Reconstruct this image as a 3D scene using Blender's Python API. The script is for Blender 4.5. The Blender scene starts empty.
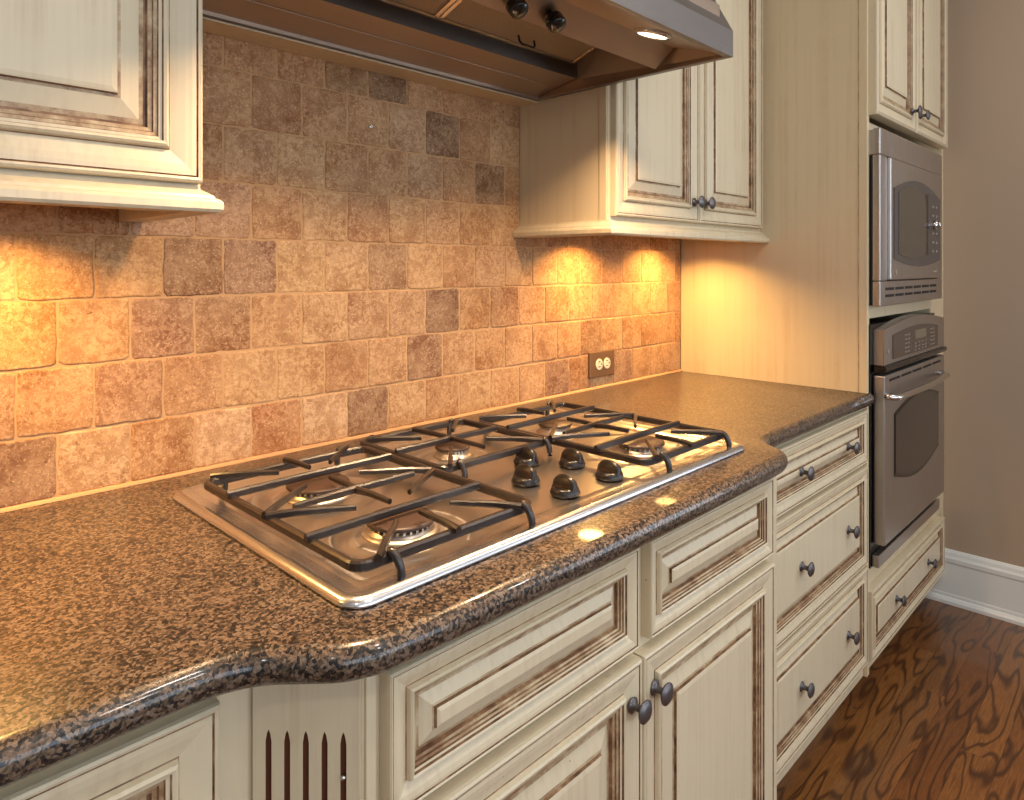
import bpy, bmesh, math, random
from mathutils import Vector, Matrix
random.seed(7)
C = bpy.context.scene.collection
PI = math.pi

# ------------------------------------------------------------------ node helpers
def srgb(r, g, b):
    f = lambda c: (c/255/12.92) if c/255 <= .04045 else ((c/255+.055)/1.055)**2.4
    return (f(r), f(g), f(b), 1)

class NT:
    def __init__(s, name):
        s.m = bpy.data.materials.new(name); s.m.use_nodes = True
        s.t = s.m.node_tree; s.t.nodes.clear()
        s.out = s.n('ShaderNodeOutputMaterial'); s.b = s.n('ShaderNodeBsdfPrincipled')
        s.l(s.b.outputs[0], s.out.inputs[0])
    def n(s, t, **k):
        x = s.t.nodes.new(t)
        for a, v in k.items(): setattr(x, a, v)
        return x
    def l(s, a, b): s.t.links.new(a, b)
    def put(s, sock, v):
        if isinstance(v, bpy.types.NodeSocket): s.l(v, sock)
        else: sock.default_value = v
    def coord(s, kind='Object', scale=(1, 1, 1), rot=(0, 0, 0), add=None):
        c = s.n('ShaderNodeTexCoord'); o = c.outputs[kind]
        if add is not None:
            a = s.n('ShaderNodeVectorMath', operation='ADD'); s.l(o, a.inputs[0]); s.put(a.inputs[1], add); o = a.outputs[0]
        m = s.n('ShaderNodeMapping'); s.l(o, m.inputs[0])
        m.inputs['Scale'].default_value = scale; m.inputs['Rotation'].default_value = rot
        return m.outputs[0]
    def noise(s, vec, scale, detail=4, rough=.55, dist=0, out=0):
        x = s.n('ShaderNodeTexNoise'); s.l(vec, x.inputs['Vector'])
        x.inputs['Scale'].default_value = scale; x.inputs['Detail'].default_value = detail
        x.inputs['Roughness'].default_value = rough; x.inputs['Distortion'].default_value = dist
        return x.outputs[out]
    def ramp(s, fac, stops, interp='LINEAR'):
        x = s.n('ShaderNodeValToRGB'); x.color_ramp.interpolation = interp
        e = x.color_ramp.elements
        while len(e) < len(stops): e.new(.5)
        for q, (p, c) in zip(e, stops):
            q.position = p; q.color = c if len(c) == 4 else (*c, 1)
        s.l(fac, x.inputs[0]); return x.outputs[0]
    def mix(s, f, a, b, mode='MIX'):
        x = s.n('ShaderNodeMix', data_type='RGBA', blend_type=mode)
        s.put(x.inputs[0], f); s.put(x.inputs[6], a); s.put(x.inputs[7], b); return x.outputs[2]
    def math(s, op, a, b=0.0, c=0.0):
        x = s.n('ShaderNodeMath', operation=op)
        s.put(x.inputs[0], a); s.put(x.inputs[1], b); s.put(x.inputs[2], c); return x.outputs[0]
    def bump(s, h, strength=.3, dist=.002):
        x = s.n('ShaderNodeBump'); x.inputs['Strength'].default_value = strength
        x.inputs['Distance'].default_value = dist; s.l(h, x.inputs['Height'])
        s.l(x.outputs[0], s.b.inputs['Normal'])
    def set(s, **k):
        for a, v in k.items(): s.put(s.b.inputs[a.replace('_', ' ')], v)
        return s.m

def g(v): return (v, v, v, 1)
M = {}
def plain(name, col, rough=.5, metal=0, **k):
    t = NT(name); M[name] = t.set(Base_Color=col, Roughness=rough, Metallic=metal, **k); return M[name]

# ---- cabinet paint and its brown glaze
CREAM = srgb(212, 197, 168)
def paint(name, base, dark, amt, specks=True, streakscale=(60, 60, 1.6)):
    t = NT(name)
    v = t.coord(scale=streakscale); n1 = t.noise(v, 1.4, 5, .6)
    v2 = t.coord(scale=(1, 1, 1)); n2 = t.noise(v2, 9, 4, .6)
    f = t.ramp(n1, [(.46, g(0)), (.78, g(1))])
    f2 = t.ramp(n2, [(.4, g(.25)), (.7, g(1))])
    ff = t.math('MULTIPLY', t.math('MULTIPLY', f, f2), amt)
    col = t.mix(ff, base, dark)
    if specks:
        vo = t.n('ShaderNodeTexVoronoi', feature='F1'); t.l(t.noise(v2, 30, 1, .5, 0, 1), vo.inputs['Vector'])
        vo2 = t.n('ShaderNodeTexVoronoi', feature='F1'); t.l(v2, vo2.inputs['Vector']); vo2.inputs['Scale'].default_value = 38
        sp = t.math('LESS_THAN', vo2.outputs['Distance'], .05)
        sel = t.math('GREATER_THAN', t.noise(v2, 21, 2), .60)
        col = t.mix(t.math('MULTIPLY', t.math('MULTIPLY', sp, sel), .75), col, srgb(70, 45, 28))
    t.bump(n1, .05, .001)
    M[name] = t.set(Base_Color=col, Roughness=.38, Specular_IOR_Level=.45); return M[name]
paint('cream_paint', CREAM, srgb(150, 112, 80), .45)
paint('cream_side', srgb(216, 198, 165), srgb(184, 146, 108), .55, False, (38, 38, .9))
t = NT('brown_glaze')
v = t.coord(scale=(22, 22, 22)); n1 = t.noise(v, 1.6, 5, .65)
M['brown_glaze'] = t.set(Base_Color=t.ramp(n1, [(.35, srgb(88, 56, 36)), (.55, srgb(140, 104, 74)), (.74, srgb(188, 162, 128))]), Roughness=.5)
t = NT('worn_glaze')
v = t.coord(scale=(18, 18, 18)); n1 = t.noise(v, 1.6, 6, .7)
M['worn_glaze'] = t.set(Base_Color=t.ramp(n1, [(.36, srgb(135, 100, 70)), (.55, srgb(182, 158, 124)), (.72, CREAM)]), Roughness=.45)
plain('flute_brown', srgb(92, 50, 30), .5)

# ---- granite
t = NT('granite')
v = t.coord()
dist = t.noise(v, 120, 2, .5, 0, 1)
dv = t.n('ShaderNodeVectorMath', operation='MULTIPLY_ADD'); t.l(dist, dv.inputs[0]); dv.inputs[1].default_value = (.006, .006, .006); t.l(v, dv.inputs[2])
vo = t.n('ShaderNodeTexVoronoi'); t.l(dv.outputs[0], vo.inputs['Vector']); vo.inputs['Scale'].default_value = 310
sep = t.n('ShaderNodeSeparateColor'); t.l(vo.outputs['Color'], sep.inputs[0])
vb = t.n('ShaderNodeTexVoronoi'); t.l(dv.outputs[0], vb.inputs['Vector']); vb.inputs['Scale'].default_value = 520
sepb = t.n('ShaderNodeSeparateColor'); t.l(vb.outputs['Color'], sepb.inputs[0])
big = t.noise(v, 26, 3, .6)
key = t.math('ADD', t.math('MULTIPLY', sep.outputs[0], .62), t.math('ADD', t.math('MULTIPLY', sepb.outputs[0], .28), t.math('MULTIPLY', big, .16)))
col = t.ramp(key, [(.0, srgb(12, 12, 15)), (.34, srgb(20, 19, 22)), (.42, srgb(48, 42, 38)), (.56, srgb(80, 66, 54)), (.70, srgb(104, 84, 67)), (.84, srgb(124, 106, 90)), (.94, srgb(88, 86, 86))])
M['granite'] = t.set(Base_Color=col, Roughness=.3, Specular_IOR_Level=.35, Coat_Weight=.38, Coat_Roughness=.05)

# ---- travertine tile (tint = the tile's own colour, shift = where in the stone it was cut)
t = NT('travertine')
at = t.n('ShaderNodeAttribute', attribute_name='tint'); sh = t.n('ShaderNodeAttribute', attribute_name='shift')
v = t.coord(add=sh.outputs['Vector'])
n1 = t.noise(v, 115, 9, .74, .5); n2 = t.noise(v, 26, 6, .7, .5); n3 = t.noise(v, 260, 4, .7); n4 = t.noise(v, 12, 3, .55)
tn = at.outputs['Color']
c1 = t.mix(t.ramp(n1, [(.43, g(0)), (.54, g(1))]), t.mix(1, tn, (.70, .60, .50, 1), 'MULTIPLY'), t.mix(.16, tn, srgb(240, 208, 166)))
c1 = t.mix(t.ramp(n2, [(.46, g(0)), (.60, g(.8))]), c1, t.mix(1, tn, (.64, .52, .42, 1), 'MULTIPLY'))
c1 = t.mix(t.ramp(n4, [(.35, g(.35)), (.65, g(0))]), c1, t.mix(.5, tn, srgb(232, 196, 150)))
lite = t.ramp(n3, [(.56, g(0)), (.66, g(.6))])
c1 = t.mix(t.math('MULTIPLY', lite, .8), c1, srgb(232, 200, 158))
pit = t.ramp(t.noise(v, 130, 6, .78, 1.2), [(.36, g(1)), (.41, g(0))])
pm = t.ramp(t.noise(v, 17, 3, .5), [(.40, g(0)), (.55, g(1))])
pit = t.math('MULTIPLY', pit, t.math('MAXIMUM', pm, t.math('GREATER_THAN', t.math('FRACT', sep.outputs[0]), .72)))
c1 = t.mix(t.math('MULTIPLY', pit, .85), c1, srgb(92, 52, 30))
hh = t.math('SUBTRACT', t.math('ADD', n1, t.math('MULTIPLY', n3, .5)), pit)
t.bump(hh, .4, .0012)
M['travertine'] = t.set(Base_Color=c1, Roughness=.55, Specular_IOR_Level=.25)
plain('grout', srgb(186, 146, 104), .85)
plain('caulk', srgb(186, 140, 100), .7)

# ---- metals, enamel, plastics, glass
def steel(name, col, rough, scale, strength=.12):
    t = NT(name); v = t.coord(scale=scale); n = t.noise(v, 1, 3, .6)
    t.bump(n, strength, .0004)
    r = t.ramp(n, [(.3, g(rough*.8)), (.7, g(rough*1.3))])
    M[name] = t.set(Base_Color=col, Metallic=1.0, Roughness=r)
def brushed(name, col, rough, an):
    t = NT(name); tg = t.n('ShaderNodeTangent', direction_type='RADIAL', axis='X'); t.l(tg.outputs[0], t.b.inputs['Tangent'])
    M[name] = t.set(Base_Color=col, Metallic=1.0, Roughness=rough, Anisotropic=an, Anisotropic_Rotation=.25)
brushed('steel_top', srgb(230, 224, 220), .3, .65)
brushed('steel_rim', srgb(212, 212, 216), .27, .3)
steel('steel_hood', srgb(128, 122, 120), .42, (3, 1500, 1500), .2)
steel('steel_hood_inside', srgb(176, 160, 146), .36, (3, 1500, 1500), .1)
steel('burner_metal', srgb(190, 178, 166), .38, (40, 40, 40), .03)
plain('hood_knob_black', srgb(12, 11, 11), .2)
steel('steel_oven', srgb(190, 184, 180), .34, (300, 300, 3), .1)
steel('steel_bright', srgb(214, 212, 210), .18, (30, 30, 30), .03)
steel('hood_shadow_steel', srgb(92, 84, 78), .4, (3, 200, 200), .1)  # darker steel for the filter sill
t = NT('filter_mesh'); v = t.coord(scale=(1, 1, 1))
a = t.n('ShaderNodeTexWave', wave_type='BANDS', bands_direction='X'); t.l(v, a.inputs[0]); a.inputs['Scale'].default_value = 90
b = t.n('ShaderNodeTexWave', wave_type='BANDS', bands_direction='Y'); t.l(v, b.inputs[0]); b.inputs['Scale'].default_value = 90
w = t.math('MULTIPLY', a.outputs['Fac'], b.outputs['Fac']); t.bump(w, .6, .001)
M['filter_mesh'] = t.set(Base_Color=t.mix(w, srgb(150, 138, 124), srgb(214, 200, 182)), Metallic=.3, Roughness=.5)
t = NT('cast_iron'); n = t.noise(t.coord(), 300, 3); t.bump(n, .12, .0006)
M['cast_iron'] = t.set(Base_Color=srgb(38, 30, 28), Roughness=.32, Specular_IOR_Level=.6)
plain('burner_cap', srgb(66, 47, 38), .42)
plain('black_knob', srgb(26, 20, 18), .3)
plain('pewter', srgb(112, 108, 110), .42, .9)
plain('pewter_dark', srgb(38, 36, 40), .4, .8)
plain('bronze_plate', srgb(140, 108, 80), .38, .7)
plain('ivory', srgb(226, 214, 184), .4)
plain('slot_black', srgb(22, 18, 16), .6)
plain('oven_black', srgb(12, 12, 16), .2)
plain('oven_glass', srgb(44, 37, 33), .14, 0, Coat_Weight=.2)
plain('mw_glass', srgb(96, 88, 80), .22, .4)
plain('display_brown', srgb(82, 68, 60), .28)
plain('mw_frame_grey', srgb(92, 86, 84), .35, .3)
plain('print_grey', srgb(150, 138, 126), .5)
plain('lcd', srgb(120, 112, 92), .3)
plain('white_trim', srgb(226, 226, 222), .35)
t = NT('wall_paint'); n = t.noise(t.coord(), 220, 3); t.bump(n, .12, .0008)
M['wall_paint'] = t.set(Base_Color=srgb(178, 156, 134), Roughness=.55)
plain('wall_plaster', srgb(198, 188, 176), .8)
plain('ceiling_white', srgb(236, 230, 220), .8)
t = NT('lamp_glow'); M['lamp_glow'] = t.set(Base_Color=g(1), Emission_Color=(1, .86, .62, 1), Emission_Strength=9.0)
t = NT('puck_glow'); M['puck_glow'] = t.set(Base_Color=g(1), Emission_Color=(1, .62, .25, 1), Emission_Strength=1.6)

# ---- oak floor: boards along X
t = NT('oak_floor')
tc = t.n('ShaderNodeTexCoord'); sp = t.n('ShaderNodeSeparateXYZ'); t.l(tc.outputs['Object'], sp.inputs[0])
yy = t.math('DIVIDE', sp.outputs[1], .083); row = t.math('FLOOR', yy)
wn = t.n('ShaderNodeTexWhiteNoise', noise_dimensions='1D'); t.l(row, wn.inputs['W'])
xx = t.math('ADD', sp.outputs[0], t.math('MULTIPLY', wn.outputs['Value'], 7.3))
brd = t.math('FLOOR', t.math('DIVIDE', xx, 1.15))
wn2 = t.n('ShaderNodeTexWhiteNoise', noise_dimensions='2D'); cb = t.n('ShaderNodeCombineXYZ'); t.l(row, cb.inputs[0]); t.l(brd, cb.inputs[1]); t.l(cb.outputs[0], wn2.inputs['Vector'])
cv = t.n('ShaderNodeCombineXYZ'); t.l(t.math('MULTIPLY', xx, 1.5), cv.inputs[0]); t.l(t.math('MULTIPLY', sp.outputs[1], 9.0), cv.inputs[1]); t.l(t.math('MULTIPLY', wn2.outputs['Value'], 30.0), cv.inputs[2])
base = t.noise(cv.outputs[0], 1.0, 2.2, .5, .25)
ring = t.math('MULTIPLY_ADD', t.math('SINE', t.math('MULTIPLY', base, 66.0)), .5, .5)
rg = t.ramp(ring, [(.0, g(0)), (.10, g(.35)), (.38, g(1))])
cf = t.n('ShaderNodeCombineXYZ'); t.l(t.math('MULTIPLY', xx, 14.0), cf.inputs[0]); t.l(t.math('MULTIPLY', sp.outputs[1], 420.0), cf.inputs[1])
fine = t.noise(cf.outputs[0], 1.0, 3, .7)
cA = t.mix(wn2.outputs['Value'], srgb(118, 72, 36), srgb(150, 98, 50))
cD = t.mix(wn2.outputs['Value'], srgb(66, 38, 20), srgb(80, 48, 26))
col = t.mix(rg, cD, cA)
col = t.mix(t.ramp(fine, [(.42, g(.5)), (.6, g(0))]), col, srgb(70, 38, 18))
gap = t.math('LESS_THAN', t.math('FRACT', yy), .02)
col = t.mix(t.math('MULTIPLY', gap, .7), col, srgb(40, 22, 12))
M['oak_floor'] = t.set(Base_Color=col, Roughness=.3, Coat_Weight=.25)

# ------------------------------------------------------------------ mesh builder
class MB:
    def __init__(s): s.v = []; s.f = []; s.m = []; s.sm = []
    def add(s, vs, fs, mat=0, smooth=False):
        o = len(s.v); s.v += [tuple(v) for v in vs]
        for f in fs:
            s.f.append([i+o for i in f]); s.m.append(mat); s.sm.append(smooth)
        return s
    def bm(s, b, mat=0, smooth=False):
        b.verts.ensure_lookup_table(); b.verts.index_update()
        s.add([v.co[:] for v in b.verts], [[v.index for v in f.verts] for f in b.faces], mat, smooth); b.free(); return s
    def box(s, x0, x1, y0, y1, z0, z1, bev=0, mat=0, seg=2):
        b = bmesh.new(); bmesh.ops.create_cube(b, size=1)
        for v in b.verts:
            v.co = Vector(((x0+x1)/2+v.co.x*(x1-x0), (y0+y1)/2+v.co.y*(y1-y0), (z0+z1)/2+v.co.z*(z1-z0)))
        if bev: bmesh.ops.bevel(b, geom=b.edges[:], offset=bev, segments=seg, affect='EDGES', profile=.5)
        return s.bm(b, mat)
    def lathe(s, prof, org, axis='z', n=28, mat=0, smooth=True, cap=True):
        # prof: (radius, height) pairs; axis 'z' up, '-y' out of the wall
        vs = []; k = len(prof)
        for i in range(n):
            a = 2*PI*i/n
            for r, h in prof:
                p = (r*math.cos(a), r*math.sin(a), h)
                if axis == '-y': p = (p[0], -p[2], p[1])
                elif axis == '-x': p = (-p[2], p[0], p[1])
                elif isinstance(axis, Matrix): p = tuple(axis @ Vector(p))
                vs.append((org[0]+p[0], org[1]+p[1], org[2]+p[2]))
        fs = [[i*k+j, ((i+1) % n)*k+j, ((i+1) % n)*k+j+1, i*k+j+1] for i in range(n) for j in range(k-1)]
        s.add(vs, fs, mat, smooth)
        if cap:
            o = len(s.v)-len(vs)
            if prof[-1][0] > 1e-6: s.f.append([o+i*k+k-1 for i in range(n)]); s.m.append(mat); s.sm.append(False)
            if prof[0][0] > 1e-6: s.f.append([o+i*k for i in range(n)][::-1]); s.m.append(mat); s.sm.append(False)
        return s
    def prism(s, poly, a, b, axis='x', mat=0):
        # poly in the two other axes, extruded from a to b
        P = {'x': lambda p, t: (t, p[0], p[1]), 'y': lambda p, t: (p[0], t, p[1]), 'z': lambda p, t: (p[0], p[1], t)}[axis]
        n = len(poly); vs = [P(p, a) for p in poly]+[P(p, b) for p in poly]
        fs = [[i, (i+1) % n, (i+1) % n+n, i+n] for i in range(n)]+[list(range(n))[::-1], [i+n for i in range(n)]]
        return s.add(vs, fs, mat)
    def bar(s, pts, w, h, taper=None, mat=0, k=.3, up=(0, 0, 1)):
        # sweep a chamfered rectangle along pts; h measured downward from the path (path is the top centre)
        pts = [Vector(p) for p in pts]; n = len(pts); rings = []
        for i, p in enumerate(pts):
            d = (pts[min(i+1, n-1)]-pts[max(i-1, 0)]).normalized()
            U = Vector(up)
            side = d.cross(U)
            if side.length < .05: side = Vector((1, 0, 0)) if abs(d.x) < .9 else Vector((0, 1, 0))
            side.normalize(); u = side.cross(d).normalized()
            q = 1 if taper is None else taper[i]
            W = w*q/2; Hh = h*q; c = k*min(W*2, Hh)
            prof = [(-W, -c), (-W+c, 0), (W-c, 0), (W, -c), (W, -Hh+c), (W-c, -Hh), (-W+c, -Hh), (-W, -Hh+c)]
            rings.append([p+side*a+u*b for a, b in prof])
        vs = [v for r in rings for v in r]
        fs = [[i*8+j, i*8+(j+1) % 8, (i+1)*8+(j+1) % 8, (i+1)*8+j] for i in range(n-1) for j in range(8)]
        fs += [list(range(8))[::-1], [(n-1)*8+j for j in range(8)]]
        return s.add(vs, fs, mat, False)
    def tube(s, pts, r, n=12, mat=0, flat=1.0):
        pts = [Vector(p) for p in pts]; m = len(pts); vs = []
        for i, p in enumerate(pts):
            d = (pts[min(i+1, m-1)]-pts[max(i-1, 0)]).normalized()
            a = d.cross(Vector((0, 0, 1)))
            if a.length < .05: a = Vector((1, 0, 0))
            a.normalize(); b = a.cross(d).normalized(); rr = r[i] if isinstance(r, list) else r
            vs += [p+a*rr*math.cos(2*PI*j/n)+b*rr*flat*math.sin(2*PI*j/n) for j in range(n)]
        fs = [[i*n+j, i*n+(j+1) % n, (i+1)*n+(j+1) % n, (i+1)*n+j] for i in range(m-1) for j in range(n)]
        fs += [list(range(n))[::-1], [(m-1)*n+j for j in range(n)]]
        return s.add(vs, fs, mat, True)
    def build(s, name, mats, parent=None, attrs=None):
        off = Vector((0, 0, 0)); p = parent
        while p is not None: off += Vector(p.location); p = p.parent
        me = bpy.data.meshes.new(name)
        me.from_pydata([tuple(Vector(v)-off) for v in s.v], [], s.f)
        for mm in ([mats] if isinstance(mats, str) else mats): me.materials.append(M[mm])
        me.polygons.foreach_set('material_index', s.m); me.polygons.foreach_set('use_smooth', s.sm)
        if attrs:
            for an, per in attrs.items():
                a = me.attributes.new(an, 'FLOAT_COLOR', 'POINT')
                for i, c in enumerate(per): a.data[i].color = (*c[:3], 1)
        b = bmesh.new(); b.from_mesh(me); bmesh.ops.recalc_face_normals(b, faces=b.faces); b.to_mesh(me); b.free()
        o = bpy.data.objects.new(name, me); C.objects.link(o)
        if parent: o.parent = parent
        return o

def thing(name, label, cat, loc=(0, 0, 0), group=None):
    o = bpy.data.objects.new(name, None); C.objects.link(o); o.location = loc; o.empty_display_size = .05
    o['label'] = label; o['category'] = cat
    if group: o['group'] = group
    return o
def tag(o, label, cat, group=None):
    o['label'] = label; o['category'] = cat
    if group: o['group'] = group
    return o
def struct(o): o['kind'] = 'structure'; return o
def lab(o, l): o['label'] = l; return o
def copy_tree(o, parent=None, loc=None):
    c = o.copy(); C.objects.link(c); c.parent = parent
    if loc is not None: c.location = loc
    for ch in list(o.children): copy_tree(ch, c)
    return c

# ------------------------------------------------------------------ key dimensions (metres; wall face y=0, room toward -y)
TOP = .914            # worktop
PX = 2.12             # oven tower side
RW = 3.04             # right wall

# ------------------------------------------------------------------ room shell
XL, YF, ZC = -2.4, -3.9, 2.75
struct(MB().box(XL-.1, RW+.1, .012, .12, 0, ZC).build('wall_back', 'wall_plaster'))
wr = MB(); SY = (-3.4, -1.8)
wr.box(RW, RW+.1, YF-.1, SY[0], 0, ZC); wr.box(RW, RW+.1, SY[1], .012, 0, ZC); wr.box(RW, RW+.1, SY[0], SY[1], 0, .95); wr.box(RW, RW+.1, SY[0], SY[1], 2.25, ZC)
struct(wr.build('wall_right', 'wall_paint'))
w = MB(); w.box(RW-.02, RW+.07, SY[0], SY[0]+.05, .95, 2.25); w.box(RW-.02, RW+.07, SY[1]-.05, SY[1], .95, 2.25); w.box(RW-.02, RW+.07, SY[0], SY[1], .95, 1.0); w.box(RW-.02, RW+.07, SY[0], SY[1], 2.2, 2.25)
w.box(RW, RW+.06, -2.62, -2.58, 1.0, 2.2)
struct(w.build('window_3', 'white_trim'))  # assumed side window, out of view, added for its light and reflections
struct(MB().box(XL-.1, XL, YF-.1, .012, 0, ZC).build('wall_left', 'wall_plaster'))
struct(MB().box(XL-.1, RW+.1, YF-.1, .12, ZC, ZC+.1).build('ceiling', 'ceiling_white'))
struct(MB().box(XL-.1, RW+.1, YF-.1, .12, -.08, 0).build('floor', 'oak_floor'))
WX = [(-1.75, .2), (.5, 2.45)]
wf = MB()
for a, b in ((XL-.1, -1.75), (.2, .5), (2.45, RW+.1)): wf.box(a, b, YF-.1, YF, 0, ZC)
for a, b in WX: wf.box(a, b, YF-.1, YF, 0, .95); wf.box(a, b, YF-.1, YF, 2.25, ZC)
struct(wf.build('wall_front', 'wall_plaster'))
for i, (a, b) in enumerate(WX):
    w = MB()
    w.box(a, a+.05, YF-.07, YF+.02, .95, 2.25); w.box(b-.05, b, YF-.07, YF+.02, .95, 2.25)
    w.box(a, b, YF-.07, YF+.02, .95, 1.0); w.box(a, b, YF-.07, YF+.02, 2.2, 2.25)
    w.box((a+b)/2-.02, (a+b)/2+.02, YF-.06, YF, 1.0, 2.2); w.box(a+.05, b-.05, YF-.06, YF, 1.58, 1.62)
    struct(w.build('window_%d' % (i+1), 'white_trim'))  # assumed windows behind the camera, added to light the room
# baseboard with cap and shoe
bb = MB()
prof = [(0, 0), (-.030, 0), (-.030, .012), (-.024, .022), (-.018, .024), (-.018, .034), (-.016, .038), (-.014, .150), (-.017, .156), (-.017, .170), (-.012, .178), (-.009, .190), (-.004, .198), (0, .200)]
bb.prism([(RW+x, z) for x, z in prof], YF, -.004, 'y')
struct(bb.build('baseboard_right', 'white_trim'))

# ------------------------------------------------------------------ backsplash of tumbled travertine
P = .1038
back = thing('tile_backsplash', 'tumbled travertine tile backsplash running along the wall behind the cooktop', 'backsplash', (0, 0, TOP))
tiles = MB(); tint = []; shift = []
palette = [srgb(200, 150, 102), srgb(192, 140, 92), srgb(204, 158, 110), srgb(188, 136, 88), srgb(198, 150, 106), srgb(184, 130, 84), srgb(206, 162, 116), srgb(190, 144, 104)]
special = {(0, 'a'): 1}
def tile_colour(row, x):
    c = tile_tone(row, x); return (c[0]*.76, c[1]*.74, c[2]*.72, 1)
def tile_tone(row, x):
    near = lambda r, x0: row == r and abs(x-x0) < .04
    if near(0, .22): return srgb(138, 94, 68)
    if near(0, .327): return srgb(206, 166, 124)
    if near(0, .53): return srgb(216, 172, 132)
    if near(0, .635): return srgb(180, 116, 68)
    if near(0, .845): return srgb(136, 92, 66)
    if near(0, .74): return srgb(210, 168, 130)
    if near(3, .475): return srgb(150, 102, 62)
    if near(3, .58): return srgb(160, 118, 92)
    if near(3, .685): return srgb(206, 164, 114)
    if near(3, .37): return srgb(208, 158, 100)
    if near(3, .27): return srgb(206, 152, 88)
    if near(2, .32): return srgb(204, 156, 104)
    if near(2, .22): return srgb(206, 152, 90)
    if near(1, .37): return srgb(172, 122, 86)
    if near(2, .42): return srgb(164, 116, 86)
    if near(2, .53): return srgb(168, 120, 80)
    if near(2, 1.05): return srgb(140, 100, 74)
    if near(2, 1.15): return srgb(176, 122, 70)
    if near(2, 1.25): return srgb(158, 106, 66)
    if near(0, 1.5): return srgb(156, 110, 84)
    if near(0, 1.63): return srgb(140, 102, 76)
    if near(0, 1.77): return srgb(162, 118, 92)
    if near(1, 1.47): return srgb(150, 110, 84)
    if near(1, 1.62): return srgb(160, 116, 80)
    if near(1, .99): return srgb(158, 114, 84)
    if near(3, .89): return srgb(168, 124, 88)
    if near(6, 1.04): return srgb(128, 84, 52)
    if near(7, .89): return srgb(120, 76, 46)
    if near(7, .79): return srgb(156, 112, 68)
    if near(5, 1.2): return srgb(146, 100, 64)
    if near(4, .44) or near(4, .55): return srgb(190, 146, 114)
    return random.choice(palette)
def rough_tile(cx, cz, w, h, col):
    n = 7; pts = []
    hw, hh, r = w/2, h/2, .006
    per = []
    def side(ax, ay, bx, by):
        for i in range(n):
            u = i/n; per.append((ax+(bx-ax)*u, ay+(by-ay)*u))
    per = []
    for (sx, sy, a0) in ((1, -1, -PI/2), (1, 1, 0), (-1, 1, PI/2), (-1, -1, PI)):
        for k in range(3):
            a = a0+k*PI/4; per.append((sx*(hw-r)+r*math.cos(a), sy*(hh-r)+r*math.sin(a)))
        # straight run to the next corner
        nx, ny = {(1, -1): (1, 1), (1, 1): (-1, 1), (-1, 1): (-1, -1), (-1, -1): (1, -1)}[(sx, sy)]
        p0 = per[-1]; a = a0+PI/2; p1 = (nx*(hw-r)+r*math.cos(a), ny*(hh-r)+r*math.sin(a))
        for k in range(1, n): per.append((p0[0]+(p1[0]-p0[0])*k/n, p0[1]+(p1[1]-p0[1])*k/n))
    m = len(per); ph = [random.random()*6 for _ in range(4)]
    jit = [.0007*math.sin(i*.9+ph[0])+.0006*math.sin(i*2.3+ph[1])+random.uniform(-.0006, .0006) for i in range(m)]
    vs = []; dy = random.uniform(-.0008, .0008)
    for inset, y in ((0, .009), (0, .0022), (.0006, .0011), (.0018, .0003), (.0034, 0)):
        for (px, pz), j in zip(per, jit):
            L = math.hypot(px, pz); q = 1-(inset-j*(1 if inset < .004 else .5))/max(hw, hh)
            vs.append((cx+px*q, y+(dy if y < .004 else 0), cz+pz*q))
    fs = []
    for ring in range(4):
        for i in range(m):
            fs.append([ring*m+i, ring*m+(i+1) % m, (ring+1)*m+(i+1) % m, (ring+1)*m+i])
    fs.append([4*m+i for i in range(m)])
    tiles.add(vs, fs, 0, False)
    s = (random.uniform(0, 30), random.uniform(0, 30), random.uniform(0, 30))
    tint.extend([col]*len(vs)); shift.extend([s]*len(vs))
x_lo, x_hi = -.95, PX
for row in range(8):
    z0 = TOP+.004 + row*P if row == 0 else TOP+row*P
    z1 = TOP+(row+1)*P
    if row == 7: z1 = 1.735
    x = (.477 if row % 2 == 0 else .528) - 14*P
    while x < x_hi:
        a, b = max(x, x_lo), min(x+P, x_hi)
        if b-a > .012:
            gj = .0024+random.uniform(-.0004, .0006)
            rough_tile((a+b)/2, (z0+z1)/2, b-a-gj, z1-z0-gj, tile_colour(row, (x+x+P)/2))
        x += P
tiles.build('stone_tiles', 'travertine', back, {'tint': tint, 'shift': shift})
MB().box(x_lo, x_hi, .0017, .0115, TOP+.001, 1.74).build('grout', 'grout', back)
MB().prism([(.003, TOP+.0005), (-.0055, TOP+.0005), (-.004, TOP+.0035), (.0, TOP+.0055), (.003, TOP+.006)], x_lo, x_hi, 'x').build('caulk_bead', 'caulk', back)

# ------------------------------------------------------------------ countertop with bullnose edge
def smooth_path(pts, n=10):
    out = []
    Pn = [pts[0]]+pts+[pts[-1]]
    for i in range(1, len(Pn)-2):
        p0, p1, p2, p3 = [Vector(q) for q in Pn[i-1:i+3]]
        for k in range(n):
            u = k/n
            out.append(.5*((2*p1)+(-p0+p2)*u+(2*p0-5*p1+4*p2-p3)*u*u+(-p0+3*p1-3*p2+p3)*u**3))
    out.append(Vector(pts[-1])); return out
front = [Vector((-.95, -.616))]+[Vector((-.95+i*.1, -.616)) for i in range(1, 11)]
front += smooth_path([(.15, -.616), (.235, -.617), (.268, -.621), (.297, -.634), (.324, -.658), (.348, -.680), (.372, -.693), (.398, -.700), (.45, -.7035), (.52, -.706)], 8)
front += [Vector((.52+.74*i/8, -.706-.004*math.sin(PI*i/8))) for i in range(1, 8)]
front += smooth_path([(1.26, -.707), (1.31, -.705), (1.345, -.696), (1.366, -.680), (1.382, -.655), (1.400, -.633), (1.425, -.622), (1.46, -.618), (1.52, -.616)], 8)
front += [Vector((1.7, -.616)), Vector((1.9, -.616)), Vector((PX+.018, -.616))]
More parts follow.
